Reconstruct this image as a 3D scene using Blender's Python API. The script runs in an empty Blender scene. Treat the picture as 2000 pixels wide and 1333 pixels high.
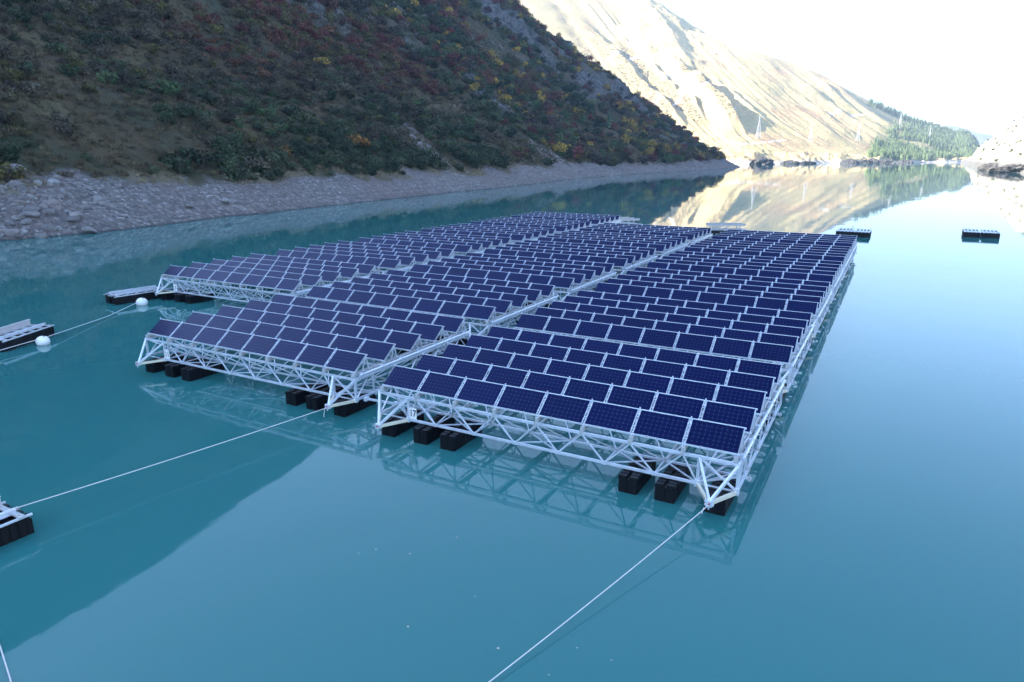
import bpy, math, random
from mathutils import Matrix, Vector
import numpy as np
CAM=np.array([3.4157,-21.2145,11.0529])
def _h(ix,iy,seed):
    n=(ix.astype(np.int64)*374761393+iy.astype(np.int64)*668265263+seed*1442695041)&0x7fffffff
    n=((n^(n>>13))*1274126177)&0x7fffffff
    n=((n^(n>>16))*60493)&0x7fffffff
    return n/float(0x7fffffff)
def vn(x,y,seed=0):
    ix=np.floor(x);iy=np.floor(y);fx=x-ix;fy=y-iy
    fx=fx*fx*fx*(fx*(fx*6-15)+10);fy=fy*fy*fy*(fy*(fy*6-15)+10)
    ix=ix.astype(np.int64);iy=iy.astype(np.int64)
    a=_h(ix,iy,seed);b=_h(ix+1,iy,seed);c=_h(ix,iy+1,seed);d=_h(ix+1,iy+1,seed)
    return (a*(1-fx)+b*fx)*(1-fy)+(c*(1-fx)+d*fx)*fy
def fbm(x,y,o=4,seed=0,g=.5):
    s=0;a=1;t=0
    for i in range(o):
        s=s+a*vn(x,y,seed+i*17);t+=a;a*=g;x=x*2.03+13.7;y=y*2.03-7.1
    return s/t*2-1
def ridged(x,y,o=4,seed=0):
    s=0;a=1;t=0
    for i in range(o):
        s=s+a*(1-np.abs(vn(x,y,seed+i*17)*2-1));t+=a;a*=.5;x=x*2.03+13.7;y=y*2.03-7.1
    return s/t
def sst(a,b,x):
    t=np.clip((x-a)/(b-a),0,1);return t*t*(3-2*t)
SHORE=[(60,-1900),(60,-900),(0,-520),(-50,-360),(-82,-200),(-96,-90),(-101,-20),(-102.6,20),(-101,40),(-107,66),(-110.5,92),(-119,141),(-128,219),(-145,303),(-155.5,404),(-156,515),(-152,640),(-166,860),(-215,960),(-420,1010),(-1000,1040),(-2600,1000),(-2600,-1900)]  # stretch behind the camera is added, bent in so its hill shades the rafts
def inland(x,y):
    P=np.array(SHORE,float);Q=np.roll(P,-1,0)
    d=np.full(np.shape(x),1e9);ins=np.zeros(np.shape(x),bool)
    for (ax,ay),(bx,by) in zip(P,Q):
        ex,ey=bx-ax,by-ay;t=np.clip(((x-ax)*ex+(y-ay)*ey)/(ex*ex+ey*ey),0,1)
        d=np.minimum(d,np.hypot(x-ax-t*ex,y-ay-t*ey))
        if ay!=by:
            c=((ay>y)!=(by>y))&(x<(bx-ax)*(y-ay)/(by-ay)+ax);ins^=c
    return np.where(ins,d,-d)
def near_h(x,y,fine=True):
    d=inland(x,y)
    wig=fbm(x/38,y/38,4,3)*6*sst(0,40,d+10)+fbm(x/9,y/9,3,5)*1.3
    d2=d+wig
    # terrace with a road high above the far part of the shore
    h=np.where(d2<16,.45*d2,7.2+(d2-16)*.66)
    h=h+np.maximum(d2-60,0)*.15+np.maximum(d2-150,0)*.03
    h=np.where(d2<0,np.maximum(d2*.35,-9),h)
    h=np.where(h>520,520+90*(1-np.exp(-(h-520)/90)),h)  # soft crest cap, set so the ridge's shadow leaves the right hillside sunlit
    up=sst(20,70,d2)
    # gullies running down the slope (coordinate along the shore = y mostly)
    g=ridged(y/95+.15*fbm(x/120,y/120,2,9),x/900,2,11)
    h=h-up*(1-g)*np.minimum(d2*.09,20)
    h=h+up*fbm(x/26,y/26,4,21)*4.2
    # rocky steps
    r=rockmask(x,y,d2)
    st=h/9.0+fbm(x/30,y/30,2,31)
    stp=(np.floor(st)+sst(.12,.5,st-np.floor(st))-st)*9.0
    h=h+r*stp*.75+r*(ridged(x/7,y/7,4,41)-.5)*4.5
    if fine:
        veg=sst(14,20,d2)
        h=h+veg*(fbm(x/3.1,y/3.1,3,51)*.55)+(1-veg)*(fbm(x/2.2,y/2.2,4,61)*.33)*sst(-2,2,d2+1)
    return h
ROCKS=[]   # (x,y,rx,ry,ang,strength)
def blob(x,y,B):
    m=np.zeros(np.shape(x))
    for (cx,cy,rx,ry,an,s) in B:
        c,sn=np.cos(an),np.sin(an);u=(x-cx)*c+(y-cy)*sn;v=-(x-cx)*sn+(y-cy)*c
        q=np.sqrt((u/rx)**2+(v/ry)**2)
        m=np.maximum(m,s*(1-sst(.55,1.15,q+.25*fbm(x/(ry*.6),y/(ry*.6),3,71))))
    return m
def rockmask(x,y,d2):
    n=ridged(x/46,y/70,3,81)
    gen=sst(.72,.86,n)*sst(60,150,d2)*.6
    tip=sst(640,820,y)*sst(8,25,d2)*.8*sst(.42,.6,ridged(x/22,y/22,3,85))
    return np.clip(np.maximum(np.maximum(gen,tip),blob(x,y,ROCKS)),0,1)

def _i(a,T): return np.interp(a,[t[0] for t in T],[t[1] for t in T])
F_R0=[(-60,1500),(-30,1400),(-14,1330),(-10.8,1290),(-8,1430),(-5,1560),(-2.5,1700),(0,1900),(4.2,2300),(8,2400)]
F_EL=[(-60,13),(-40,16),(-29,14.6),(-22,11.4),(-17.6,9.5),(-16.4,9.3),(-14.7,9.1),(-11.5,7.75),(-9.6,7.25),(-7.5,6.45),(-5.7,5.65),(-4.2,4.75),(-2.5,3.85),(-.4,2.85),(.9,2.25),(2.5,1.75),(3.6,1.55),(4.1,1.1),(4.5,.5),(5,-.4),(8,-.5)]
# spurs whose far side falls into shade: (u0,t0,t1,height,width left,width right)
SPURS=[(-6.6,.33,.76,50,1.8,.30),(-8.9,.35,.72,30,.8,.22),(-11,.32,.8,26,.7,.2),(-3.4,.42,.7,14,.5,.12),(1.2,.4,.6,11,.6,.14),(3.0,.45,.72,13,.7,.14),(4.8,.4,.9,17,.9,.18),(6.6,.3,1.0,18,1.0,.2),(8.1,.4,1.0,24,1.0,.3)]
def _s(a,T): return sum(_i(a+k,T) for k in (-1.4,-.7,0,.7,1.4))/5
def polar(x,y):
    dx,dy=x-CAM[0],y-CAM[1];return np.degrees(np.arctan2(dx,dy)),np.hypot(dx,dy)
def far_h(x,y):
    a,r=polar(x,y);w=a+.5*fbm(x/420,y/420,3,7)
    r0=_s(a,F_R0)+fbm(x/160,y/160,3,101)*45;r1=_s(a,F_R0)+_i(a,[(-30,1500),(-12,1300),(0,1050),(5,900)])
    hc=r1*np.tan(np.radians(np.where(a>3,_i(a,F_EL),_s(a,F_EL))))+CAM[2]
    t=(r-r0)/(r1-r0);tc=np.clip(t,0,1)
    h=np.where(t<0,np.maximum(t*60,-9),hc*(.30*tc+.70*tc**1.7))
    h=np.where(t>1,hc*(1-(t-1)*.8),h)
    env=sst(.02,.2,t)*(1-sst(.9,1.0,t)*.85)*sst(5,2.5,a)
    u=w+14*tc
    h=h+env*(ridged(u*.75,tc*2.2,3,111)-.62)*_i(a,[(-20,14),(-8,9),(4,5)])
    h=h+env*(ridged(u*2.6,tc*6,3,121)-.6)*_i(a,[(-20,2.5),(0,2),(4,2)])
    for (u0,t0,t1,A,wl,wr) in SPURS:
        v=u-u0+.25*fbm(x/90,y/90,3,131)
        h=h+A*np.where(v<0,np.exp(-(v/wl)**2),np.exp(-(v/wr)**2))*sst(t0-.06,t0+.08,tc)*(1-sst(t1-.12,t1+.05,tc))*(1+.25*fbm(x/60,y/60,3,141))
    kx,ky=CAM[0]+2850*np.sin(np.radians(-19)),CAM[1]+2850*np.cos(np.radians(-19));q=np.hypot(x-kx,y-ky)
    th=np.arctan2(y-ky,x-kx);cone=610-.66*q*(1+.10*np.cos(3*th+.4))+fbm(x/70,y/70,4,171)*16+(ridged(th*1.6,q/900,3,173)-.5)*q*.12
    h=np.maximum(h,np.where(q<1000,cone,-99))
    h=h+sst(0,.05,t)*fbm(x/45,y/45,4,151)*2.4+sst(0,.03,t)*(1-sst(.06,.2,t))*np.maximum(ridged(x/70,y/70,4,161)-.55,0)*40
    return h
R_R0=[(3.4,1900),(4.2,1150),(4.7,960),(5.1,850),(5.5,800),(5.8,770),(6.6,700),(10,560),(20,430),(40,380),(90,360)]
R_EL=[(3.4,-.4),(4.1,.1),(4.4,.75),(5.1,1.35),(5.9,2.0),(6.6,2.7),(8,3.8),(12,6),(20,9),(40,12),(90,12)]
def right_h(x,y):
    a,r=polar(x,y);r0=_i(a,R_R0)+fbm(x/40,y/40,3,201)*14;r1=_i(a,R_R0)+330
    hc=r1*np.tan(np.radians(_i(a,R_EL)))+CAM[2];t=(r-r0)/(r1-r0);tc=np.clip(t,0,1)
    h=np.where(t<0,np.maximum(t*60,-9),hc*(.62*tc**.75+.38*tc))
    h=np.where(t>1,hc*(1-(t-1)*.5),h)
    return h+sst(0,.08,t)*(fbm(x/38,y/38,4,211)*5+(ridged(x/30,y/30,3,221)-.5)*4)
WATER_C=(0.024, 0.145, 0.145)
SUN_EL=26.0
SUN_AZ=230.0
SKY_DUST=1.6
SKY_S=0.12
SUN_E=5.0
EXPO=2.7
HAZE=0.00015
PITCH=0.2610196461708188
ROLL=0.0019758908444354522
# ------------------------------------------------------------------ helpers
random.seed(7); rng=np.random.default_rng(11)
sc=bpy.context.scene; COL=sc.collection; R=math.radians
def link(o,parent=None):
    COL.objects.link(o)
    if parent: o.parent=parent
    return o
def tag(o,label=None,cat=None,group=None,kind=None):
    for k,v in (('label',label),('category',cat),('group',group),('kind',kind)):
        if v: o[k]=v
    return o
def empty(name,loc=(0,0,0),rz=0):
    o=bpy.data.objects.new(name,None);o.location=loc;o.rotation_euler=(0,0,rz);o.empty_display_size=.3
    return link(o)
def copy_tree(o,parent=None):
    c=o.copy();COL.objects.link(c)
    if parent: c.parent=parent
    for ch in o.children: copy_tree(ch,c)
    return c
class MB:
    def __init__(s): s.v=[];s.f=[];s.m=[]
    def add(s,vs,fs,m=0):
        n=len(s.v);s.v+=[tuple(v) for v in vs];s.f+=[tuple(n+i for i in f) for f in fs];s.m+=[m]*len(fs)
    def box(s,x0,x1,y0,y1,z0,z1,m=0):
        s.add([(x0,y0,z0),(x1,y0,z0),(x1,y1,z0),(x0,y1,z0),(x0,y0,z1),(x1,y0,z1),(x1,y1,z1),(x0,y1,z1)],
              [(0,3,2,1),(4,5,6,7),(0,1,5,4),(1,2,6,5),(2,3,7,6),(3,0,4,7)],m)
    def bar(s,a,b,w,h=None,m=0):
        a=Vector(a);b=Vector(b);d=(b-a).normalized();h=h or w
        u=d.cross(Vector((0,0,1)))
        if u.length<1e-3: u=Vector((1,0,0))
        u.normalize();n=u.cross(d).normalized();u=u*w/2;n=n*h/2
        s.add([a-u-n,a+u-n,a+u+n,a-u+n,b-u-n,b+u-n,b+u+n,b-u+n],
              [(0,3,2,1),(4,5,6,7),(0,1,5,4),(1,2,6,5),(2,3,7,6),(3,0,4,7)],m)
    def tube(s,pts,r,n=8,m=0,cap=True):
        pts=[Vector(p) for p in pts];rings=[];vs=[];fs=[]
        for i,p in enumerate(pts):
            d=(pts[min(i+1,len(pts)-1)]-pts[max(i-1,0)]).normalized()
            u=d.cross(Vector((0,0,1)))
            if u.length<1e-3:u=Vector((1,0,0))
            u.normalize();w=u.cross(d)
            rr=r[i] if isinstance(r,(list,tuple)) else r
            vs+=[p+(u*math.cos(2*math.pi*k/n)+w*math.sin(2*math.pi*k/n))*rr for k in range(n)]
        for i in range(len(pts)-1):
            for k in range(n):
                fs.append((i*n+k,i*n+(k+1)%n,(i+1)*n+(k+1)%n,(i+1)*n+k))
        if cap: fs+= [tuple(range(n))[::-1],tuple((len(pts)-1)*n+k for k in range(n))]
        s.add(vs,fs,m)
    def mesh(s,name,mats):
        me=bpy.data.meshes.new(name);me.from_pydata(s.v,[],s.f)
        for m in (mats if isinstance(mats,list) else [mats]): me.materials.append(m)
        me.polygons.foreach_set('material_index',s.m);me.update();return me
    def build(s,name,mats,parent=None,loc=None):
        o=bpy.data.objects.new(name,s.mesh(name,mats))
        if loc: o.location=loc
        return link(o,parent)
# ------------------------------------------------------------------ materials
def mat(name):
    m=bpy.data.materials.new(name);m.use_nodes=True;nt=m.node_tree
    return m,nt,nt.nodes['Principled BSDF']
def N(nt,t,**kw):
    n=nt.nodes.new(t)
    for k,v in kw.items(): setattr(n,k,v)
    return n
def noise(nt,scale,detail=4,rough=.55,vec=None,dim='3D'):
    n=N(nt,'ShaderNodeTexNoise');n.inputs['Scale'].default_value=scale;n.inputs['Detail'].default_value=detail;n.inputs['Roughness'].default_value=rough
    if vec: nt.links.new(vec,n.inputs['Vector'])
    return n
def ramp(nt,fac,stops):
    r=N(nt,'ShaderNodeValToRGB');el=r.color_ramp.elements
    while len(el)<len(stops): el.new(.5)
    for e,(p,c) in zip(el,stops):
        e.position=p;e.color=(c,c,c,1) if isinstance(c,(int,float)) else (*c,1)
    nt.links.new(fac,r.inputs['Fac']);return r.outputs['Color']
def mix(nt,fac,a,b,mode='MIX'):
    m=N(nt,'ShaderNodeMix',data_type='RGBA',blend_type=mode)
    for i,v in ((0,fac),(6,a),(7,b)):
        if isinstance(v,(int,float)): m.inputs[i].default_value=v
        elif isinstance(v,tuple): m.inputs[i].default_value=(*v,1)
        else: nt.links.new(v,m.inputs[i])
    return m.outputs[2]
def math_(nt,op,a,b=None,clamp=False):
    m=N(nt,'ShaderNodeMath',operation=op);m.use_clamp=clamp
    for i,v in ((0,a),(1,b)):
        if v is None: continue
        if isinstance(v,(int,float)): m.inputs[i].default_value=v
        else: nt.links.new(v,m.inputs[i])
    return m.outputs[0]
def pos(nt): return N(nt,'ShaderNodeNewGeometry').outputs['Position']
def bump(nt,p,h,strength,dist):
    b=N(nt,'ShaderNodeBump');b.inputs['Strength'].default_value=strength;b.inputs['Distance'].default_value=dist
    nt.links.new(h,b.inputs['Height']);nt.links.new(b.outputs['Normal'],p.inputs['Normal'])
def setp(p,**k):
    for a,v in k.items():
        p.inputs[a.replace('_',' ')].default_value=(*v,1) if isinstance(v,tuple) else v
def metal(name,c,rough,metallic,var=.12):
    m,nt,p=mat(name);setp(p,Roughness=rough,Metallic=metallic)
    n=noise(nt,3.1,4,.6,N(nt,'ShaderNodeTexCoord').outputs['Object'])
    col=mix(nt,n.outputs['Fac'],tuple(x*(1-var) for x in c),tuple(min(1,x*(1+var)) for x in c))
    nt.links.new(col,p.inputs['Base Color'])
    nt.links.new(math_(nt,'ADD',math_(nt,'MULTIPLY',n.outputs['Fac'],.2),rough-.1),p.inputs['Roughness']);return m
ALU=metal('aluminium',(.66,.71,.78),.38,.4,.25)
ALU_DULL=metal('weathered_aluminium',(.50,.51,.52),.5,.3)
ALU_WARM=metal('warm_aluminium',(.74,.68,.54),.45,.2)
STEEL=metal('galvanised_beam',(.50,.48,.49),.55,.2,.2)
PLASTIC=metal('black_plastic',(.0045,.005,.008),.5,0,.4)
PLASTIC.node_tree.nodes['Principled BSDF'].inputs['Specular IOR Level'].default_value=.25
WHITE=metal('white_plate',(.82,.82,.82),.5,0,.03)
BLACK=metal('black_lettering',(.01,.01,.012),.6,0,.05)
ROPE=metal('pale_rope',(.62,.60,.58),.8,0,.15)
BUOYM=metal('buoy_white',(.78,.78,.76),.45,0,.06)
RED=metal('red_bolt',(.45,.02,.06),.4,0,.05)
BROWN=metal('brown_tarpaulin',(.16,.07,.05),.7,0,.3)
def panel_mat():
    m,nt,p=mat('solar_cells');tc=N(nt,'ShaderNodeTexCoord');oi=N(nt,'ShaderNodeObjectInfo')
    mp=N(nt,'ShaderNodeSeparateXYZ');nt.links.new(tc.outputs['UV'],mp.inputs[0])
    def fr(o,k):
        a=math_(nt,'MULTIPLY',o,k);return math_(nt,'ABSOLUTE',math_(nt,'SUBTRACT',math_(nt,'FRACT',a),.5))
    fx,fy=fr(mp.outputs['X'],10),fr(mp.outputs['Y'],6)
    line=math_(nt,'GREATER_THAN',math_(nt,'MAXIMUM',fx,fy),.480)
    dia=math_(nt,'GREATER_THAN',math_(nt,'ADD',fx,fy),.885)
    bus=math_(nt,'GREATER_THAN',fr(mp.outputs['X'],50),.47)
    rnd=ramp(nt,oi.outputs['Random'],[(0,(.0008,.0021,.026)),(.5,(.0013,.0029,.035)),(1,(.0010,.0021,.024))])
    nn=noise(nt,7,2,.5,tc.outputs['Object'])
    c=mix(nt,math_(nt,'MULTIPLY',nn.outputs['Fac'],.5),rnd,(.002,.0045,.040))
    c=mix(nt,math_(nt,'MULTIPLY',bus,.05),c,(.1,.15,.4))
    c=mix(nt,math_(nt,'MULTIPLY',line,.10),c,(.16,.24,.55))
    c=mix(nt,math_(nt,'MULTIPLY',dia,.15),c,(.32,.40,.75))
    nt.links.new(c,p.inputs['Base Color'])
    setp(p,Roughness=.16,IOR=1.38)
    p.inputs['Specular IOR Level'].default_value=.5;p.inputs['Specular Tint'].default_value=(.14,.28,.75,1)
    dirt=noise(nt,1.3,3,.6,tc.outputs['Object'])
    nt.links.new(math_(nt,'ADD',math_(nt,'MULTIPLY',dirt.outputs['Fac'],.14),.07),p.inputs['Roughness'])
    return m
CELLS=panel_mat()
# ------------------------------------------------------------------ one raft of forty panels
W,G,S,RUN,ZL=1.668,.131,2.026,.8085,1.912
RISE=math.sqrt(1-RUN*RUN);PX=W+G;F,B=-.1,9.2;ZT,ZB=1.62,.68
XL,XR=-14.42,.1;NL,NR=-12.94,-1.17
gaps=[-W-G/2-PX*k for k in range(7)]
mids=[-2.63-PX*k for k in range(6)]
def build_raft():
    root=empty('solar_raft')
    # panels
    me=bpy.data.meshes.new('solar_panel')
    t=.035;n=Vector((0,-RISE,RUN))
    def P(x,v,k): q=Vector((x,v*RUN,ZL+v*RISE))+n*k;return tuple(q)
    vs=[P(-W,0,0),P(0,0,0),P(0,1,0),P(-W,1,0),P(-W,0,t),P(0,0,t),P(0,1,t),P(-W,1,t)]
    me.from_pydata(vs,[],[(0,3,2,1),(4,5,6,7),(0,1,5,4),(1,2,6,5),(2,3,7,6),(3,0,4,7)])
    me.materials.append(CELLS);me.materials.append(ALU)
    me.polygons.foreach_set('material_index',[0,0,1,1,1,1])
    uv=me.uv_layers.new(name='UVMap')
    for poly in me.polygons:
        for li in poly.loop_indices:
            vi=me.loops[li].vertex_index%4
            uv.data[li].uv=[(0,0),(1,0),(1,1),(0,1)][vi]
    rl=MB()
    for z,yy in ((ZL+.012,-.03),(ZL+RISE+.032,RUN+.0)):
        pass
    def railmesh(top):
        m=MB();y=RUN+.012 if top else -.018;z=ZL+RISE+.018 if top else ZL+.012
        m.box(-8*PX+G-.06,.07,y-.02,y+.02,z-.03,z+.028)
        for k in range(8):   # clamps
            for q in (.3,.7):
                x=-PX*k-W*q
                m.box(x-.03,x+.03,y-.026,y+.026,z-.035,z+.036,1)
            if top: m.box(-PX*k-W-G/2-.02,-PX*k-W-G/2+.02,y-.02,y+.02,z+.029,z+.09)
        return m.mesh('panel_rail',[ALU,ALU_DULL])
    lo,hi=railmesh(0),railmesh(1)
    def slope(x,a,b,w,k,m,mt=0):
        m.bar(P(x,a,k),P(x,b,k),w,.03,mt)
    lad=MB()
    for sx in (-.050,.050): slope(sx,.03,.99,.014,.012,lad)
    for v in (.1,.32,.5,.72,.93):
        a=P(-.035,v,.012);b=P(.035,v,.012);lad.bar(a,b,.03 if v not in(.32,.72) else .07,.008)
    for v in (.2,.8):
        for sx in(-.045,.045): lad.bar(P(sx,v-.02,.03),P(sx,v+.02,.03),.05,.03)
    ladm=lad.mesh('gap_ladder',ALU)
    leg=MB()
    for x in (0,):
        top=(x,RUN-.03,ZL+RISE-.03);zr=1.84
        leg.bar(top,(x,RUN+.14,zr),.045);leg.bar(top,(x,RUN-.30,zr),.045)
        leg.bar((x,.0,ZL-.02),(x,.02,zr),.05)
        slope(x,0,1,.022,-.05,leg,0)
    legm=leg.mesh('panel_leg',ALU)
    for k in range(5):
        y=k*S
        for j in range(8):
            o=link(bpy.data.objects.new('solar_panel',me),root);o.location=(-PX*j,y,0)
            o.rotation_euler=(random.gauss(0,.0012),random.gauss(0,.0012),0)
        for mm in (lo,hi): link(bpy.data.objects.new('panel_rail',mm),root).location=(0,y,0)
        for x in gaps: link(bpy.data.objects.new('gap_ladder',ladm),root).location=(x,y,0)
        for x in gaps+[.0,-8*PX+G]: link(bpy.data.objects.new('panel_leg',legm),root).location=(x,y,0)
    # rafters: channel sections running back under every gap
    rf=MB()
    rf.box(-.012,.012,F-.02,B+.02,1.70,1.85);rf.box(-.012,.075,F-.02,B+.02,1.838,1.85);rf.box(-.012,.075,F-.02,B+.02,1.70,1.712)
    rf.box(-.035,.09,F-.05,F+.12,1.69,1.862)
    rfm=rf.mesh('rafter',ALU_DULL)
    for x in gaps+[-.05,XL+.1]: link(bpy.data.objects.new('rafter',rfm),root).location=(x,0,0)
    D=.047
    def longtruss(y,yi,sgn):
        m=MB()
        m.bar((XL,y,ZT),(XR,y,ZT),.08,.095);m.bar((NL,y,ZB),(NR,y,ZB),.075,.09)
        m.bar((XL,yi,ZB),(XR,yi,ZB),.07,.08);m.bar((XL,yi+sgn*.95,ZT),(XR,yi+sgn*.95,ZT),.06,.07)
        for x in gaps:
            for dx in (-PX/2,PX/2):
                xm=x+dx
                if NL+.3<xm<NR-.3: m.bar((x,y,ZT-.04),(xm+(-.05 if dx>0 else .05),y,ZB+.04),D)
            m.box(x-.06,x+.06,y-.052,y+.052,ZT-.07,ZT+.075,1)
        m.bar((gaps[0],y,ZT),(NR,y,ZB),D);m.bar((gaps[-1],y,ZT),(NL,y,ZB),D)
        for i,x in enumerate(mids):
            m.bar((x,yi,ZB),(x-PX/2,y,ZT),.042);m.bar((x,yi,ZB),(x+PX/2,y,ZT),.042)
            m.bar((x,yi,ZB),(x-PX/2,yi+sgn*.95,ZT),.042);m.bar((x,yi,ZB),(x+PX/2,yi+sgn*.95,ZT),.04)
            m.bar((x,y,ZB),(x+(PX if i%2 else -PX)*1.0,yi,ZB),.045)
            m.bar((x,y,ZB),(x,yi,ZB),.045)
            m.box(x-.08,x+.08,yi-.05,yi+.05,ZB-.06,ZB+.09,1)
            m.box(x-.07,x+.07,y-.048,y+.048,ZB-.055,ZB+.06)
        for x0,x1 in ((NR,mids[0]),(mids[-1],NL)):
            m.bar((x0,y,ZB),(x1,yi,ZB),.045)
        return m
    longtruss(F,1.1,1).build('front_truss',[ALU,ALU_DULL],root)
    longtruss(B,8.0,-1).build('rear_truss',[ALU,ALU_DULL],root)
    nb=5;ys=[F+(B-F)*i/nb for i in range(nb+1)]
    def sidetruss(x,xi):
        m=MB();m.bar((x,F,ZT),(x,B,ZT),.10,.12);m.bar((x,F,ZB),(x,B,ZB),.08,.10);m.bar((xi,F,ZB),(xi,B,ZB),.06,.08)
        for i in range(nb):
            ym=(ys[i]+ys[i+1])/2
            m.bar((x,ym,ZT),(x,ys[i]+.02,ZB),D);m.bar((x,ym,ZT),(x,ys[i+1]-.02,ZB),D)
            m.bar((x,ym,ZT),(xi,ys[i],ZB),.05);m.bar((x,ym,ZT),(xi,ys[i+1],ZB),.05)
            m.bar((xi,ys[i],ZB),(x,ys[i+1],ZB),.045)
            m.bar((x,ys[i],ZB),(xi,ys[i],ZB),.045)
            if i: m.box(x-.06,x+.06,ys[i]-.08,ys[i]+.08,ZB-.06,ZB+.09,1)
        for y in (F,B):
            m.bar((x,y,ZB),(x,y,ZT),.085)
        sg=1 if x>xi else -1
        for y in (1.04,7.8):
            m.bar((x,y,ZB+.02),(x+sg*.24,y,ZB+.02),.06,.09);m.box(x+sg*.18-.02,x+sg*.18+.02,y-.06,y+.06,ZB-.06,ZB+.10,1)
        return m
    sidetruss(XR,NR).build('side_truss',[ALU,ALU_DULL],root)
    sidetruss(XL,NL).build('side_truss',[ALU,ALU_DULL],root)
    m=MB()
    for y in (2.9,4.55,6.2):
        m.bar((XL,y,ZB),(XR,y,ZB),.06,.07)
        for i,x in enumerate(mids):
            m.bar((x,y,ZB),(x-PX/2,y,1.7),.045);m.bar((x,y,ZB),(x+PX/2,y,1.7),.045)
    for x in (mids[0],mids[2],mids[3],mids[5]): m.bar((x,1.1,ZB),(x,8.0,ZB),.06)
    m.build('middle_bracing',ALU_DULL,root)
    # corner noses
    def nose(cx,xa,xb,y,sg):
        m=MB();T=Vector((cx,y-sg*1.13,.63));w=.10
        for x in (xa,xb):
            m.bar(T,(x,y,ZB-.02),w,.11,1);m.bar(T+Vector((0,sg*.05,.03)),(x,y,ZT-.02),.085)
            m.bar((x,y,ZB),(x,y,ZT+.05),.09)
        m.bar((xa,y,ZT),(xb,y,ZB),.06);m.bar((xa,y,ZB+.05),(xb,y+sg*1.2,ZB+.02),.05);m.bar((xb,y,ZT),(xa,y+sg*1.2,ZB),.05)
        m.bar((xa,y+sg*1.2,ZB),(xb,y+sg*1.2,ZB),.06)
        m.bar((xa,y+sg*1.2,ZT),(xa,y+sg*1.2,ZB),.06);m.bar((xb,y+sg*1.2,ZT),(xb,y+sg*1.2,ZB),.06)
        m.box(cx-.14,cx+.14,T.y-.03,T.y+.09,.56,.60);m.box(cx-.14,cx+.14,T.y-.03,T.y+.09,.68,.72)
        m.box(cx-.10,cx+.10,T.y-.06,T.y-.02,.54,.74,0)
        for x in (xa,xb): m.box(x-.07,x+.07,y-.09,y+.09,ZB-.09,ZB+.13)
        m.tube([(cx+.02,T.y-.1,.66),(cx+.02,T.y-.04,.66)],.03,8,2)
        m.tube([(cx,T.y-.02,.45),(cx,T.y-.02,.6)],.03,8,0)
        return m
    nose(-.52,NR,XR,F,1).build('corner_nose',[ALU,ALU_WARM,RED],root)
    nose(-13.64,NL,XL,F,1).build('corner_nose',[ALU,ALU_WARM,RED],root)
    m=MB()
    for a,b,c in ((NR,XR,-.52),(NL,XL,-13.64)):
        for x in (a,b): m.bar((x,B,ZB),(c,B+.95,.64),.07)
        m.bar((b,B,ZT),(c,B+.95,.66),.06)
    m.build('rear_coupling',ALU_WARM,root)
    # cable tray of two parallel tubes along the right-hand edge
    m=MB()
    for x in (-.10,.17): m.tube([(x,F+.25,ZT+.15),(x,B+.05,ZT+.15)],.05,8)
    for i in range(7): m.box(-.15,.22,.3+i*1.4,.38+i*1.4,ZT+.06,ZT+.21,0)
    m.build('cable_conduit',ALU,root)
    # floats
    m=MB();hw=.315;L=2.0
    m.box(-hw,hw,0,L,-.35,.50)
    for i in range(9):
        y=.02+i*.235
        for sx in (-1,1): m.box(min(sx*hw,sx*(hw+.025)),max(sx*hw,sx*(hw+.025)),y,y+.15,-.34,.5)
    for sx in (-1,1):
        a,b=(.05,hw+.03) if sx>0 else (-hw-.03,-.05)
        for i in range(5): m.box(a,b,-.03+i*.41,.35+i*.41,.502,.56)
        for i in range(9): m.box(a+.02,b-.02,-.01+i*.235,.17+i*.235,.561,.60)
        m.box(min(sx*.02,sx*hw),max(sx*.02,sx*hw),-.025,0,-.34,.5);m.box(min(sx*.02,sx*hw),max(sx*.02,sx*hw),L,L+.025,-.34,.5)
    fm=m.mesh('float',PLASTIC)
    for x in (-13.65,-12.03,-10.74,-3.38,-2.1,-.46):
        for y in (-.6,B-1.5):
            o=link(bpy.data.objects.new('float',fm),root);o.location=(x,y,0);o.rotation_euler=(0,0,random.gauss(0,.006))
    return root,fm
raft,FLOAT=build_raft()
Xm,Ym,Xl,Yl,U=-16.4777,.7295,-33.0954,13.2978,11.4616
ordn=['first','second','third','fourth','fifth','sixth']
def plate(parent,num):
    m=MB();x0,x1=-12.86,-12.50;y=F-.075;m.box(x0,x1,y,y+.006,ZB+.09,ZB+.57)
    p=m.build('number_plate',WHITE,parent)
    cu=bpy.data.curves.new('plate_number','FONT');cu.body=num;cu.size=.40;cu.align_x='CENTER';cu.align_y='CENTER';cu.extrude=.002;cu.offset=.008
    t=bpy.data.objects.new('plate_number',cu);COL.objects.link(t)
    dg=bpy.context.evaluated_depsgraph_get();me=bpy.data.meshes.new_from_object(t.evaluated_get(dg));bpy.data.objects.remove(t)
    me.materials.clear();me.materials.append(BLACK)
    o=link(bpy.data.objects.new('plate_number',me),p);o.location=((x0+x1)/2,y-.004,ZB+.33);o.rotation_euler=(R(90),0,0);o.scale=(.82,1,1)
for ci,(cn,ox,oy,num,base) in enumerate((('right-hand',0,0,'17','17'),('middle',Xm,Ym,'11','11'),('left-hand',Xl,Yl,'5','5'))):
    for u in range(6):
        r=raft if (ci==0 and u==0) else copy_tree(raft)
        r.location=(ox,oy+u*U,0)
        if u==0: lb='front raft of the %s column of panels, number %s on its corner plate'%(cn,num)
        elif u==5: lb='farthest raft of solar panels in the %s column'%cn
        else: lb='%s raft from the front in the %s column of solar panels'%(ordn[u],cn)
        tag(r,lb,'solar raft','floating rafts of solar panels')
ROWS={}
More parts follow.
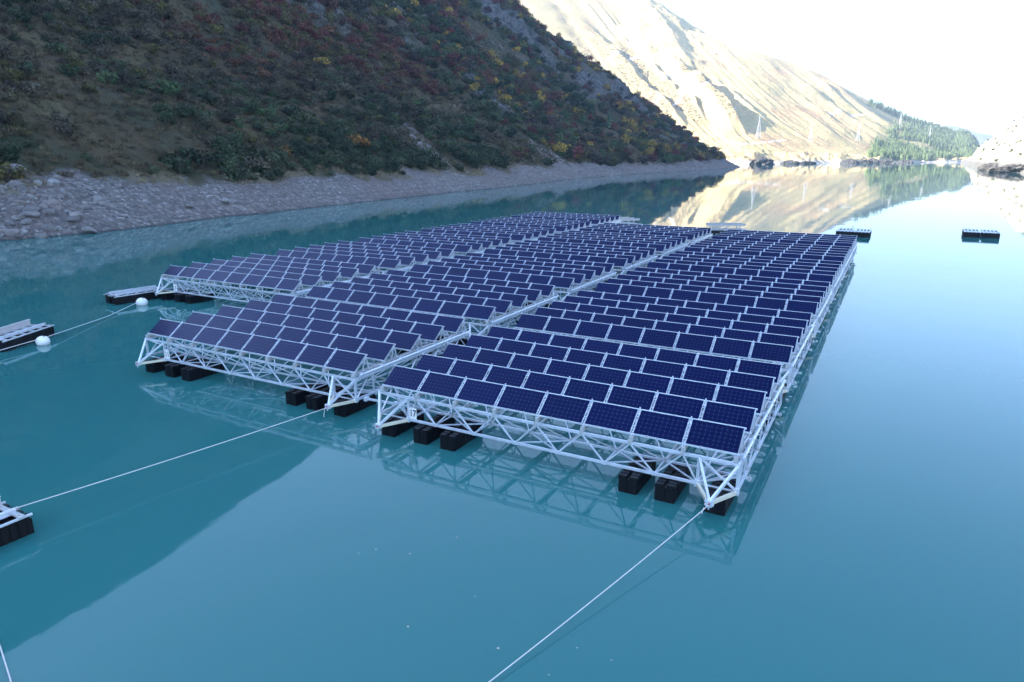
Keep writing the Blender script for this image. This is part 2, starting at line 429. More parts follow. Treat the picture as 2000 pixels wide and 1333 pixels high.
for ci,(num,ox,oy) in enumerate((('17',0,0),('11',Xm,Ym),('5',Xl,Yl))):
    for r in [o for o in COL.objects if o.name.startswith('solar_raft')]:
        if abs(r.location.x-ox)<.01 and abs(r.location.y-oy)<.01: plate(r,num)
# hinged links between the columns
m=MB();m.bar((0,0,ZB),(1.55,.1,ZB),.07,.09);m.box(-.05,.1,-.12,.12,ZB-.08,ZB+.08);m.box(1.45,1.6,-.02,.22,ZB-.08,ZB+.08)
lk=m.build('column_link',ALU);first=True
for nm,cx,y0 in (('right-hand and middle columns',Xm,0),('middle and left-hand columns',Xl,Yl-Ym*0)):
    for u in range(6):
        for yy in (1.04,7.8):
            o=lk if first else lk.copy()
            if not first: COL.objects.link(o)
            first=False
            o.location=(cx+.36,(y0 if cx==Xm else Yl)+u*U+yy-.05,0)
            if cx==Xl and u*U+Yl>6*U: pass
            tag(o,'aluminium link bar joining the rafts of the %s'%nm,'link bar','link bars of the %s'%nm)
# ------------------------------------------------------------------ mooring pontoons
def pontoon(name,loc,rz,label,n=2,spec='ibeam',L=4.0,gap=1.0,lift=0):
    root=empty(name,loc,rz);tag(root,label,'pontoon','mooring pontoons')
    hw=.315
    for i in range(n):
        x=(i-(n-1)/2)*gap
        for k in range(int(L/2)):
            o=link(bpy.data.objects.new('float',FLOAT),root);o.location=(x,k*2.03-L/2,0)
    xs=[(i-(n-1)/2)*gap for i in range(n)]
    m=MB()
    for x in xs:
        for s in (-1,1):
            m.box(x+s*.36-.03,x+s*.36+.03,-L/2-.1,L/2+.1,.60,.66)
    m.build('side_rail',ALU,root)
    m=MB();k=int(L/.8)
    for i in range(k+1):
        y=-L/2+.2+i*(L-.4)/k;m.box(xs[0]-.45,xs[-1]+.45,y-.09,y+.09,.661,.70)
        if i<k: m.bar((xs[0]-.3,y,.72),(xs[-1]+.3,y+(L-.4)/k,.72),.05,.03)
    m.build('cross_bars',ALU_DULL,root)
    for j,x in enumerate([xs[0],xs[-1]] if spec=='ibeam' else xs):
        m=MB();z0,h=.701,(.34 if (spec=='ibeam' and j==0) else .12);l=L*.46
        if lift: h=.32;z0=.701+lift;[m.box(x-.06,x+.06,q-.05,q+.05,.70,z0-.002) for q in (-l*.7,0,l*.7)]
        m.box(x-.08,x+.08,-l,l,z0,z0+.015);m.box(x-.08,x+.08,-l,l,z0+h,z0+h+.02);m.box(x-.01,x+.01,-l,l,z0+.015,z0+h)
        m.build('i_beam',STEEL if h>.2 else ALU,root)
    return root
pontoon('mooring_pontoon',(-42.70,-.05,0),math.atan2(1.8,3.9),'black pontoon with a deep steel beam, behind the white buoy at the left edge')
pontoon('mooring_pontoon',(-48.75,11.75,0),-R(8),'black pontoon with three low aluminium beams, behind the white buoy by the left-hand raft corner',2,'x',4.0,1.05)
pontoon('mooring_pontoon',(-19.02,-13.85,0),R(0),'black pontoon cut off by the left edge, nearest to the camera',2,'ibeam',4.0,.78)
pontoon('mooring_pontoon',(-36.0,85.2,0),-R(38),'pontoon stacked with several pale beams behind the far end of the middle column',3,'x',8,1.6,.55)
pontoon('mooring_pontoon',(-18.6,85.6,0),-R(62),'pontoon with a long pale beam behind the far end of the right-hand column',2,'x',6,1.4,.5)
def twin(name,loc,rz,label):
    root=pontoon(name,loc,rz,label,4,'x',2.0,1.0)
    return root
m=MB()
def twin(loc,rz,label,post):
    root=empty('mooring_pontoon',loc,rz);tag(root,label,'pontoon','mooring pontoons')
    for i in (-1,1):
        for k in (0,1):
            o=link(bpy.data.objects.new('float',FLOAT),root);o.location=(i*1.17-1.0*1+.0,k*.72-.36,0);o.rotation_euler=(0,0,-R(90));o.scale=(1,1,1.15)
            o.location=(i*1.17-1.0,k*.72,0)
    m=MB()
    for k in range(10): m.box(-2.1+k*.46,-1.95+k*.46,-.4,4.6,.705,.75)
    for y in (-.35,.35,1.05,4.5): m.box(-2.2,2.25,y,y+.1,.755,.82)
    m.build('deck_grating',ALU,root)
    for i in (-1,1):
        for k in (0,1):
            o=link(bpy.data.objects.new('float',FLOAT),root);o.rotation_euler=(0,0,-R(90));o.scale=(1,1,1.15);o.location=(i*1.17-1.0,k*.72+3.6,0)
    if post:
        m=MB();m.tube([(-.1,.4,.8),(-.1,.4,1.5)],.05,8);m.tube([(-.3,.4,1.3),(.15,.4,1.35)],.04,8);m.build('winch_post',ALU,root)
    return root
twin((-1.55,90.6,0),-R(1),'twin black pontoon with a small post, just past the far right panel corner',1)
twin((14.75,98.6,0),-R(2),'twin black pontoon alone on the bright water at far right',0)
# ------------------------------------------------------------------ buoys and ropes
def buoy(loc,r,label):
    bm=MB();n=20;k=14;vs=[];fs=[]
    for i in range(k+1):
        th=math.pi*i/k
        for j in range(n):
            a=2*math.pi*j/n;q=1+.0*math.sin(a);z=math.cos(th)
            vs.append((r*1.12*math.sin(th)*math.cos(a),r*math.sin(th)*math.sin(a),r*z*.92))
    for i in range(k):
        for j in range(n): fs.append((i*n+j,(i+1)*n+j,(i+1)*n+(j+1)%n,i*n+(j+1)%n))
    root=empty('buoy',loc);tag(root,label,'buoy','white mooring buoys')
    bm.add(vs,fs);o=bm.build('buoy_body',BUOYM,root);o.location=(0,0,r*.45)
    for p in o.data.polygons: p.use_smooth=True
    m=MB();m.tube([(r*.35+.09*math.cos(t),0,r*1.36+.09*math.sin(t)) for t in [i*math.pi/5 for i in range(11)]],.022,6)
    m.build('lifting_eye',PLASTIC,root)
buoy((-41.05,.55,0),.37,'white buoy tied to the pontoon at the left edge')
buoy((-46.6,10.7,0),.40,'white buoy floating in front of the left-hand raft corner')
def rope(pts,label,r=.02,sag=0):
    out=[]
    for a,b in zip(pts[:-1],pts[1:]):
        for i in range(24):
            t=i/24;out.append((a[0]+(b[0]-a[0])*t,a[1]+(b[1]-a[1])*t,a[2]+(b[2]-a[2])*t-sag*4*t*(1-t)))
    out.append(pts[-1]);m=MB();m.tube(out,r,6);o=m.build('mooring_rope',ROPE)
    tag(o,label,'rope','mooring ropes');return o
rope([(-.52,-1.30,.60),(-3.1,-10.9,.08),(-3.5,-12.5,-.2)],'long pale rope running from the front corner of the right-hand raft to the bottom edge',.014,.06)
rope([(Xm-.50,Ym-1.25,.60),(-18.9,-12.0,.72),(-19.2,-13.2,.72)],'pale rope from the middle raft corner to the nearest pontoon',.016,.05)
rope([(-46.75,10.6,.25),(-44.6,6.8,.1),(-41.05,.75,.38)],'thin pale rope strung low over the water between the two white buoys',.022,.0)
rope([(-41.05,.35,.35),(-40.4,-2.6,.3),(-39.5,-6,.2)],'pale rope leaving the left buoy towards the left edge',.022)
rope([(-15.2,-14.45,.03),(-13.48,-15.0,.03),(-12.15,-15.44,.03),(-11,-15.9,.0)],'short piece of rope on the water at the bottom left corner',.016)
m=MB();m.tube([(-.62,-1.40,.56),(-.66,-1.45,.42),(-.67,-1.47,.36)],.014,6);tag(m.build('rope_tail',ROPE),'loose rope end hanging from the front corner of the right-hand raft','rope')
m=MB();m.tube([(Xm-.58,Ym-1.35,.56),(Xm-.6,Ym-1.4,.3),(Xm-.6,Ym-1.41,.2)],.014,6);tag(m.build('rope_tail',ROPE),'loose rope end hanging from the front corner of the middle raft','rope')
# ------------------------------------------------------------------ terrain sheets
def polar_sheet(name,azs,rs,fn,attrs,material,label=None,floor=-10):
    A,RR=np.meshgrid(azs,rs,indexing='ij');x=CAM[0]+RR*np.sin(np.radians(A));y=CAM[1]+RR*np.cos(np.radians(A))
    h=fn(x,y);na,nr=A.shape
    co=np.stack([x,y,h],-1).reshape(-1,3);idx=np.arange(na*nr).reshape(na,nr)
    q=np.stack([idx[:-1,:-1],idx[1:,:-1],idx[1:,1:],idx[:-1,1:]],-1).reshape(-1,4)[:,::-1]
    keep=(h.reshape(-1)[q].max(1)>-4);q=q[keep]
    used=np.unique(q);mp=np.zeros(na*nr,np.int64);mp[used]=np.arange(len(used));q=mp[q];co=co[used]
    me=bpy.data.meshes.new(name);me.vertices.add(len(co));me.vertices.foreach_set('co',co.ravel())
    me.loops.add(len(q)*4);me.loops.foreach_set('vertex_index',q.ravel());me.polygons.add(len(q))
    me.polygons.foreach_set('loop_start',np.arange(0,len(q)*4,4));me.polygons.foreach_set('loop_total',np.full(len(q),4))
    me.update(calc_edges=True)
    me.polygons.foreach_set('use_smooth',np.ones(len(q),bool))
    for k,f in attrs.items():
        a=me.attributes.new(k,'FLOAT','POINT');a.data.foreach_set('value',np.ascontiguousarray(f(co[:,0],co[:,1],co[:,2]),np.float32))
    me.materials.append(material)
    o=link(bpy.data.objects.new(name,me));tag(o,kind='structure');return o
def attr(nt,n):
    a=N(nt,'ShaderNodeAttribute');a.attribute_name=n;return a.outputs['Fac']
PATH=[(-160,120,25),(-169.8,159.8,27.3),(-172.6,183.4,28.5),(-186.6,233,32.9),(-213,315,39.4),(-237.4,417.9,47.7),(-242.3,512.7,56),(-252,612.2,63.5),(-268,700,70),(-283,778,75.5),(-300,840,78)]
def pathdist(x,y):
    d=np.full(np.shape(x),1e9);z=np.zeros(np.shape(x))
    for a,b in zip(PATH[:-1],PATH[1:]):
        ex,ey=b[0]-a[0],b[1]-a[1];t=np.clip(((x-a[0])*ex+(y-a[1])*ey)/(ex*ex+ey*ey),0,1)
        q=np.hypot(x-a[0]-t*ex,y-a[1]-t*ey);z=np.where(q<d,a[2]+t*(b[2]-a[2]),z);d=np.minimum(d,q)
    return d,z
ROCKS[:]=[(-238,372,20,34,1.25,1),(-350,600,22,60,.2,.95),(-322,606,18,44,.3,.9),(-292,590,14,40,.4,.7),(-275,650,16,80,.25,1),(-286,770,17,70,.15,1),(-253,250,24,22,.6,.8),(-258,316,12,20,.5,.7),
 (-205,745,16,30,.1,.6),(-243,520,10,16,.2,.6)]
SCREE=[(-176,338,7,17,1.0,1),(-166,345,9,16,.9,1),(-154,197,7,15,1.2,.9),(-162,203,5,12,1.2,.8),(-196,330,5,14,1.1,.7)]
def hill_h(x,y):
    h=near_h(x,y);d,z=pathdist(x,y);w=np.where(y>480,3.6,1.5)
    return h*(sst(w,w+3.5,d))+(z+.0)*(1-sst(w,w+3.5,d))
azs=np.concatenate([np.linspace(-205,-80,120,endpoint=False),np.linspace(-80,-66,120,endpoint=False),np.linspace(-66,-9,820)])
rs=np.concatenate([np.geomspace(78,420,340,endpoint=False),np.geomspace(420,980,270,endpoint=False),np.geomspace(980,2300,40)])
def hill_mat():
    m,nt,p=mat('hillside_ground');P=pos(nt)
    n1=noise(nt,.045,5,.6,P);n2=noise(nt,.55,5,.7,P);n3=noise(nt,3.0,4,.7,P);n4=noise(nt,.16,4,.6,P)
    heath=ramp(nt,n1.outputs['Fac'],[(.34,(.022,.036,.018)),(.46,(.046,.044,.026)),(.56,(.072,.050,.028)),(.68,(.095,.080,.042))])
    heath=mix(nt,ramp(nt,n4.outputs['Fac'],[(.45,0.0),(.7,.8)]),heath,(.07,.065,.04))
    heath=mix(nt,ramp(nt,n2.outputs['Fac'],[(.30,.85),(.5,0.0)]),heath,(.016,.018,.014))
    heath=mix(nt,ramp(nt,n3.outputs['Fac'],[(.5,0.0),(.75,.55)]),heath,(.085,.075,.05))
    heath=mix(nt,1.0,heath,(1.22,1.22,1.18),'MULTIPLY')
    rockc=ramp(nt,n2.outputs['Fac'],[(.3,(.035,.037,.04)),(.5,(.10,.10,.10)),(.7,(.21,.205,.20))])
    rockc=mix(nt,ramp(nt,n4.outputs['Fac'],[(.55,0.0),(.68,.5)]),rockc,(.17,.13,.10))
    n5=noise(nt,.22,6,.75,P);rockc=mix(nt,ramp(nt,n5.outputs['Fac'],[(.42,.9),(.52,0.0)]),rockc,(.02,.022,.024))
    vor=N(nt,'ShaderNodeTexVoronoi');vor.inputs['Scale'].default_value=1.6;nt.links.new(P,vor.inputs['Vector'])
    vc=N(nt,'ShaderNodeSeparateColor');nt.links.new(vor.outputs['Color'],vc.inputs[0])
    grav=ramp(nt,vc.outputs[0],[(0,(.11,.10,.10)),(.5,(.19,.18,.175)),(.86,(.27,.25,.24)),(1,(.42,.42,.42))])
    grav=mix(nt,ramp(nt,n3.outputs['Fac'],[(.35,.7),(.6,0.0)]),grav,(.09,.085,.085))
    grav=mix(nt,ramp(nt,n1.outputs['Fac'],[(.4,0.0),(.65,.5)]),grav,(.17,.12,.115))
    c=mix(nt,attr(nt,'rock'),heath,rockc)
    c=mix(nt,attr(nt,'gravel'),c,grav)
    tan=mix(nt,n3.outputs['Fac'],(.09,.08,.055),(.24,.20,.13))
    c=mix(nt,math_(nt,'MULTIPLY',attr(nt,'drygrass'),ramp(nt,n2.outputs['Fac'],[(.35,.15),(.55,1.0)])),c,tan)
    sx=N(nt,'ShaderNodeSeparateXYZ');nt.links.new(P,sx.inputs[0]);zb=N(nt,'ShaderNodeTexNoise',noise_dimensions='1D');zb.inputs['Scale'].default_value=2.4;nt.links.new(math_(nt,'ADD',sx.outputs['Z'],math_(nt,'MULTIPLY',n4.outputs['Fac'],.8)),zb.inputs['W'])
    c=mix(nt,math_(nt,'MULTIPLY',attr(nt,'gravel'),ramp(nt,zb.outputs['Fac'],[(.42,.28),(.52,0.0)])),c,(.075,.07,.068))
    c=mix(nt,attr(nt,'track'),c,(.20,.18,.17))
    c=mix(nt,attr(nt,'wet'),c,(.05,.05,.05))
    nt.links.new(c,p.inputs['Base Color']);setp(p,Roughness=.95);p.inputs['Specular IOR Level'].default_value=.15
    hh=math_(nt,'ADD',n2.outputs['Fac'],math_(nt,'MULTIPLY',n3.outputs['Fac'],.5));bump(nt,p,hh,.9,.9)
    return m
HG=hill_mat()
def a_gravel(x,y,z):
    w=fbm(x/14,y/14,3,301)*3.4+fbm(x/3,y/3,2,303)*.9+fbm(x/45,y/45,2,305)*2.0
    return np.clip(np.maximum(1-sst(6.2,7.6,z+w),blob(x,y,SCREE)),0,1)*(1-.0*x)
def a_dry(x,y,z):
    w=fbm(x/14,y/14,3,301)*3.4;f=sst(5.3,6.8,z+w)*(1-sst(7.6,9.8,z+w));return f*(1-sst(150,330,y))*.9*sst(.28,.55,vn(x/11,y/11,77)+.1)
def a_track(x,y,z):
    d,_=pathdist(x,y);return (1-sst(1.4,3.2,d))*np.where(y>480,.9,.45)
hill=polar_sheet('hillside',azs,rs,hill_h,{'rock':lambda x,y,z:rockmask(x,y,inland(x,y)),'gravel':a_gravel,'drygrass':a_dry,'track':a_track,
  'wet':lambda x,y,z:1-sst(.02,.35,z+.1*fbm(x/3,y/3,2,5))},HG)
# far sunlit mountain
def far_mat():
    m,nt,p=mat('dry_grass_mountain');P=pos(nt)
    n1=noise(nt,.006,5,.6,P);n2=noise(nt,.04,5,.7,P);n3=noise(nt,.16,4,.65,P)
    c=ramp(nt,n1.outputs['Fac'],[(.35,(.42,.34,.16)),(.5,(.50,.39,.20)),(.65,(.44,.29,.16))])
    c=mix(nt,ramp(nt,n3.outputs['Fac'],[(.42,.6),(.54,0.0)]),c,(.20,.17,.11))
    c=mix(nt,math_(nt,'MULTIPLY',attr(nt,'scrub'),ramp(nt,n3.outputs['Fac'],[(.46,0.0),(.54,1.0)])),c,(.045,.045,.035))
    c=mix(nt,math_(nt,'MULTIPLY',attr(nt,'wood'),.6),c,(.14,.16,.09))
    c=mix(nt,attr(nt,'track'),c,(.55,.50,.42))
    c=mix(nt,attr(nt,'shore'),c,(.42,.38,.33))
    nt.links.new(c,p.inputs['Base Color']);setp(p,Roughness=1.0);p.inputs['Specular IOR Level'].default_value=.1
    bump(nt,p,math_(nt,'ADD',n2.outputs['Fac'],math_(nt,'MULTIPLY',n3.outputs['Fac'],.5)),.6,4)
    return m
def ft(x,y):
    a,r=polar(x,y);r0=_i(a,F_R0);r1=r0+_i(a,[(-30,1500),(-12,1300),(0,1050),(5,900)]);return a,(r-r0)/(r1-r0)
def f_scrub(x,y,z):
    a,t=ft(x,y);w=a+14*np.clip(t,0,1);s=np.zeros(np.shape(x))
    for u0,t0,t1,wd in ((-6.9,.3,.66,.8),(-9.6,.28,.8,.7),(-11.6,.3,.85,.8),(-13.6,.5,.95,.5),(-4.6,.6,.8,.3)):
        s=np.maximum(s,(1-sst(wd*.5,wd,np.abs(w-u0+.5*fbm(x/80,y/80,3,311))))*sst(t0,t0+.06,t)*(1-sst(t1-.06,t1,t)))
    return s*.95
def f_wood(x,y,z):
    a,t=ft(x,y);return sst(-2.4,-1.2,a+.6*fbm(x/60,y/60,3,321))*sst(.04,.1,t)*.8*sst(.35,.5,vn(x/70,y/70,5)+.25)
FT=[[(-17.5,.62),(-15,.545),(-11.7,.50)],[(-14.6,.80),(-18.5,.70),(-21,.66)],[(-20.5,.37),(-17,.42),(-14.6,.46),(-12.4,.52)],[(-11.6,.20),(-9.5,.23),(-8,.27)],[(-5,.62),(-2.5,.70)]]
def f_track(x,y,z):
    a,t=ft(x,y);s=np.zeros(np.shape(x))
    for L in FT:
        for (a0,t0),(a1,t1) in zip(L[:-1],L[1:]):
            ex,ey=(a1-a0)*28,(t1-t0)*1300;k=np.clip((((a-a0)*28)*ex+((t-t0)*1300)*ey)/(ex*ex+ey*ey),0,1)
            q=np.hypot((a-a0)*28-k*ex,(t-t0)*1300-k*ey);s=np.maximum(s,1-sst(3,8,q))
    return s
azf=np.concatenate([np.linspace(-60,-23,60,endpoint=False),np.linspace(-23,5.4,620)])
rf_=np.concatenate([np.linspace(1180,3300,420),np.linspace(3330,4600,24)])
far=polar_sheet('far_mountain',azf,rf_,far_h,{'scrub':f_scrub,'wood':f_wood,'track':f_track,'shore':lambda x,y,z:1-sst(3,8,z+3*fbm(x/40,y/40,3,5))},far_mat())
def right_mat():
    m,nt,p=mat('pale_hillside');P=pos(nt);n1=noise(nt,.03,5,.6,P);n2=noise(nt,.2,5,.7,P)
    c=ramp(nt,n1.outputs['Fac'],[(.35,(.42,.40,.30)),(.5,(.46,.43,.36)),(.65,(.35,.38,.24))])
    c=mix(nt,ramp(nt,n2.outputs['Fac'],[(.4,.5),(.55,0.0)]),c,(.25,.26,.17))
    c=mix(nt,attr(nt,'rock'),c,(.14,.135,.13))
    nt.links.new(c,p.inputs['Base Color']);setp(p,Roughness=1.0);bump(nt,p,n2.outputs['Fac'],.7,3);return m
azr=np.concatenate([np.linspace(3.6,11,260,endpoint=False),np.linspace(11,100,160)])
right=polar_sheet('right_hillside',azr,np.geomspace(330,2400,260),right_h,{'rock':lambda x,y,z:1-sst(6,11,z+3*fbm(x/25,y/25,3,9))},right_mat())
# remote blue range
def rem_h(x,y):
    a,r=polar(x,y);return np.tan(np.radians(_i(a,[(-5,.6),(0,1.6),(2.4,2.35),(3.6,2.0),(5,1.5),(8,1.2),(14,.5)])))*r*sst(5600,7600,r)*(1-sst(7800,9500,r))+fbm(x/500,y/500,4,3)*60*sst(5600,6500,r)-8*(r<5700)
mm,nt,p=mat('remote_range');setp(p,Roughness=1.0);nt.links.new(ramp(nt,noise(nt,.002,4,.6,pos(nt)).outputs['Fac'],[(.4,(.12,.14,.13)),(.6,(.25,.24,.22))]),p.inputs['Base Color'])
polar_sheet('remote_mountains',np.linspace(-6,16,120),np.linspace(5600,9400,60),rem_h,{},mm)
# ------------------------------------------------------------------ water
def water_mat():
    m,nt,p=mat('glacial_water');P=pos(nt)
    setp(p,Base_Color=WATER_C,Roughness=.026,IOR=1.37)
    mp=N(nt,'ShaderNodeMapping');nt.links.new(P,mp.inputs[0]);mp.inputs['Rotation'].default_value=(0,0,R(28));mp.inputs['Scale'].default_value=(1,.45,1)
    a=noise(nt,.55,3,.5,mp.outputs[0]);b=noise(nt,3.2,3,.55,mp.outputs[0]);c=noise(nt,.05,3,.5,P)
    amp=ramp(nt,c.outputs['Fac'],[(.4,.35),(.62,1.0)])
    lw=noise(nt,.16,2,.5,mp.outputs[0])
    h=math_(nt,'ADD',math_(nt,'ADD',a.outputs['Fac'],math_(nt,'MULTIPLY',lw.outputs['Fac'],5.0)),math_(nt,'MULTIPLY',math_(nt,'MULTIPLY',b.outputs['Fac'],.12),amp))
    bump(nt,p,h,.10,.035)
    col=mix(nt,noise(nt,.02,3,.5,P).outputs['Fac'],tuple(x*.9 for x in WATER_C),tuple(x*1.1 for x in WATER_C))
    nt.links.new(col,p.inputs['Base Color']);return m
m=MB();m.add([(-3000,-2500,0),(6000,-2500,0),(6000,11000,0),(-3000,11000,0)],[(0,1,2,3)])
tag(m.build('lake',water_mat()),kind='structure')
# ------------------------------------------------------------------ plants
def leaf_mat(name,stops,k=1.28):
    stops=[(p_,tuple(v*k for v in c_)) for p_,c_ in stops]
    m,nt,p=mat(name);oi=N(nt,'ShaderNodeObjectInfo');P=N(nt,'ShaderNodeTexCoord').outputs['Object']
    n=noise(nt,2.2,4,.7,P);f=math_(nt,'ADD',math_(nt,'MULTIPLY',n.outputs['Fac'],.75),math_(nt,'MULTIPLY',oi.outputs['Random'],.28))
    nt.links.new(ramp(nt,f,stops),p.inputs['Base Color']);setp(p,Roughness=.85);p.inputs['Specular IOR Level'].default_value=.12
    return m
LEAF={'dark':leaf_mat('dark_leaves',[(.3,(.010,.018,.011)),(.5,(.032,.048,.027)),(.75,(.085,.105,.058))]),
 'grey':leaf_mat('grey_purple_twigs',[(.3,(.020,.018,.015)),(.5,(.056,.049,.036)),(.75,(.13,.115,.080))]),
 'green':leaf_mat('green_leaves',[(.3,(.020,.036,.020)),(.5,(.042,.070,.034)),(.75,(.075,.115,.05))]),
 'olive':leaf_mat('olive_leaves',[(.3,(.030,.030,.015)),(.5,(.062,.058,.024)),(.75,(.11,.10,.038))]),
 'yellow':leaf_mat('yellow_leaves',[(.3,(.10,.08,.02)),(.5,(.24,.17,.038)),(.75,(.38,.28,.065))]),
 'rust':leaf_mat('rust_leaves',[(.3,(.040,.020,.016)),(.5,(.095,.046,.032)),(.75,(.17,.09,.055))]),
 'red':leaf_mat('dark_red_leaves',[(.3,(.042,.017,.018)),(.5,(.10,.034,.032)),(.75,(.16,.06,.05))]),
 'orange':leaf_mat('orange_leaves',[(.3,(.06,.05,.02)),(.5,(.16,.085,.025)),(.75,(.27,.12,.04))]),
 'conifer':leaf_mat('conifer_needles',[(.3,(.06,.09,.05)),(.5,(.15,.21,.11)),(.75,(.26,.33,.14))])}
BARK=metal('bark',(.07,.055,.045),.95,0,.3);STONE=None
def foliage(seed,n,rx,rz,leaf,clumps,tall=False):
    """many small leaf clumps spread through uneven lobes; unit size: about 1 wide"""
    rr=np.random.default_rng(seed);vs=[];fs=[]
    cs=[];
    for i in range(clumps):
        a=rr.uniform(0,6.283);q=rr.uniform(0,.72)**.7
        cs.append((q*rx*math.cos(a),q*rx*math.sin(a),rz*rr.uniform(.18,.85)*(1-.35*q),rr.uniform(.22,.42)))
    for i in range(n):
        c=cs[rr.integers(len(cs))];v=rr.normal(size=3);v/=np.linalg.norm(v);k=c[3]*rr.uniform(.55,1.08)
        p=np.array([c[0]+v[0]*k*rx*1.5,c[1]+v[1]*k*rx*1.5,c[2]+v[2]*k*rz*.75])
        if p[2]<0: p[2]*=-.3
        nn=v*.6+rr.normal(size=3)*.6;nn/=np.linalg.norm(nn);u=np.cross(nn,rr.normal(size=3));u/=np.linalg.norm(u);w=np.cross(nn,u)
        s=leaf*rr.uniform(.6,1.3);b=len(vs)
        vs+=[tuple(p+u*s),tuple(p+w*s*.75+nn*s*.2),tuple(p-u*s),tuple(p-w*s*.75)];fs.append((b,b+1,b+2,b+3))
    return vs,fs
def shrub_mesh(kind,seed,n=300):
    m=MB();v,f=foliage(seed,n,.5,.72,.062,8);m.add(v,f,0)
    rr=random.Random(seed)
    for i in range(7):
        a=rr.uniform(0,6.28);m.tube([(0,0,-.1),(.18*math.cos(a),.18*math.sin(a),.3),(.36*math.cos(a),.36*math.sin(a),.62)],[.02,.013,.004],4,1,False)
    return m.mesh('shrub',[LEAF[kind],BARK])
def slope_z(x,y): return hill_h(np.atleast_1d(np.float64(x)),np.atleast_1d(np.float64(y)))
KM={k:[shrub_mesh(k,i*13+5+len(k),300) for i in range(2)] for k in ('dark','grey','green','olive','yellow','rust','red','orange')}
# trees: trunk and crown
def tree_proto(kind,seed):
    root=empty('small_tree');rr=random.Random(seed)
    m=MB();m.tube([(0,0,-.15),(.01,.01,.25),(.03,-.01,.55),(.02,.0,.85)],[.028,.022,.014,.004],6,0,False)
    for i in range(9):
        a=rr.uniform(0,6.28);z=rr.uniform(.2,.6);m.tube([(.01,0,z),(.16*math.cos(a),.16*math.sin(a),z+.14),(.26*math.cos(a),.26*math.sin(a),z+.26)],[.012,.007,.002],4,0,False)
    m.build('trunk',BARK,root)
    m=MB();v,f=foliage(seed+3,420,.30,1.0,.042,11);m.add([(a,b,c*.92+.1) for a,b,c in v],f,0);m.build('crown',LEAF[kind],root)
    return root
TP={}
WHERE=[(-153.9, 92.6, 'green', 6.5), (-152.7, 61.5, 'green', 4.5), (-153.4, 70.8, 'green', 5), (-147.0, 69.3, 'olive', 4), (-203.5, 132.4, 'olive', 6), (-209.1, 153.2, 'red', 6), (-210.0, 165.8, 'red', 6), (-211.3, 188.5, 'olive', 6), (-199.2, 169.0, 'rust', 5), (-200.9, 196.4, 'yellow', 7), (-192.0, 172.5, 'rust', 6), (-146.0, 150.7, 'orange', 8), (-135.3, 110.7, 'orange', 5), (-228.9, 251.2, 'red', 7), (-212.9, 226.4, 'red', 6), (-243.3, 316.5, 'red', 8), (-242.8, 331.7, 'rust', 8), (-204.3, 269.8, 'red', 7), (-184.7, 231.5, 'green', 6), (-344.1, 510.7, 'yellow', 8), (-341.4, 523.3, 'yellow', 8), (-354.6, 584.2, 'red', 9), (-371.3, 775.2, 'yellow', 10), (-332.1, 629.1, 'green', 8), (-350.1, 774.5, 'yellow', 11), (-244.4, 443.0, 'yellow', 9), (-234.8, 456.3, 'yellow', 11), (-236.8, 398.3, 'yellow', 5), (-217.8, 352.2, 'green', 10), (-256.8, 526.6, 'green', 11), (-206.6, 410.8, 'rust', 8), (-209.3, 458.0, 'red', 10), (-199.5, 458.1, 'rust', 8), (-183.6, 379.0, 'orange', 6), (-170.9, 365.8, 'green', 8), (-229.4, 509.7, 'yellow', 9), (-225.2, 510.6, 'olive', 10), (-214.2, 605.2, 'yellow', 12), (-200.9, 596.7, 'yellow', 11), (-190.8, 522.3, 'yellow', 11), (-181.2, 473.1, 'green', 10), (-175.2, 539.4, 'yellow', 11), (-244.6, 641.8, 'red', 14), (-178.2, 622.3, 'yellow', 12), (-177.0, 570.2, 'olive', 12), (-175.1, 589.5, 'yellow', 11), (-247.0, 782.1, 'yellow', 10), (-191.5, 722.3, 'olive', 12), (-182.0, 736.9, 'olive', 12), (-115.7, 36.0, 'olive', 5), (-127.3, 94.1, 'grey', 6), (-124.6, 72.1, 'dark', 7), (-125.9, 78.7, 'dark', 7), (-260.7, 308.5, 'olive', 6), (-227.5, 182.0, 'olive', 5), (-243.7, 250.9, 'olive', 5)]
nm={'green':'green','olive':'olive green','red':'dark red','rust':'rust brown','yellow':'golden yellow','orange':'orange and green','grey':'grey twiggy','dark':'dark green'}
def zone(x,y):
    if y>560: return 'on the headland slope'
    if y>400: return 'on the dark hillside beyond the pale cliff'
    if y>300: return 'on the middle dark hillside'
    return 'on the near dark hillside'
def hgt(z): return 'low down, ' if z<22 else ('halfway up, ' if z<60 else 'high up, ')
cnt=0
for i,(x,y,k,s) in enumerate(WHERE):
    z=float(slope_z(x,y)[0]);lbl='%s %s %s'
    if y>340 and k in('yellow','green','olive'):
        if k not in TP: root=tree_proto(k,40+len(TP)*7);TP[k]=root
        else: root=copy_tree(TP[k])
        root.location=(x,y,z-.1);sz=s*1.15;root.scale=(sz,sz,sz*.82);root.rotation_euler=(0,0,random.uniform(0,6))
        tag(root,'small %s tree %s%s'%(nm[k],hgt(z),zone(x,y)),'tree','small %s trees %s%s'%(nm[k],hgt(z),zone(x,y)))
    else:
        o=link(bpy.data.objects.new('shrub',KM[k][i%2]));o.location=(x,y,z-.15);sz=s*1.05;o.scale=(sz,sz,sz*.85);o.rotation_euler=(0,0,random.uniform(0,6))
        tag(o,'large %s shrub %s%s'%(nm[k],hgt(z),zone(x,y)),'shrub','large %s shrubs %s%s'%(nm[k],hgt(z),zone(x,y)))
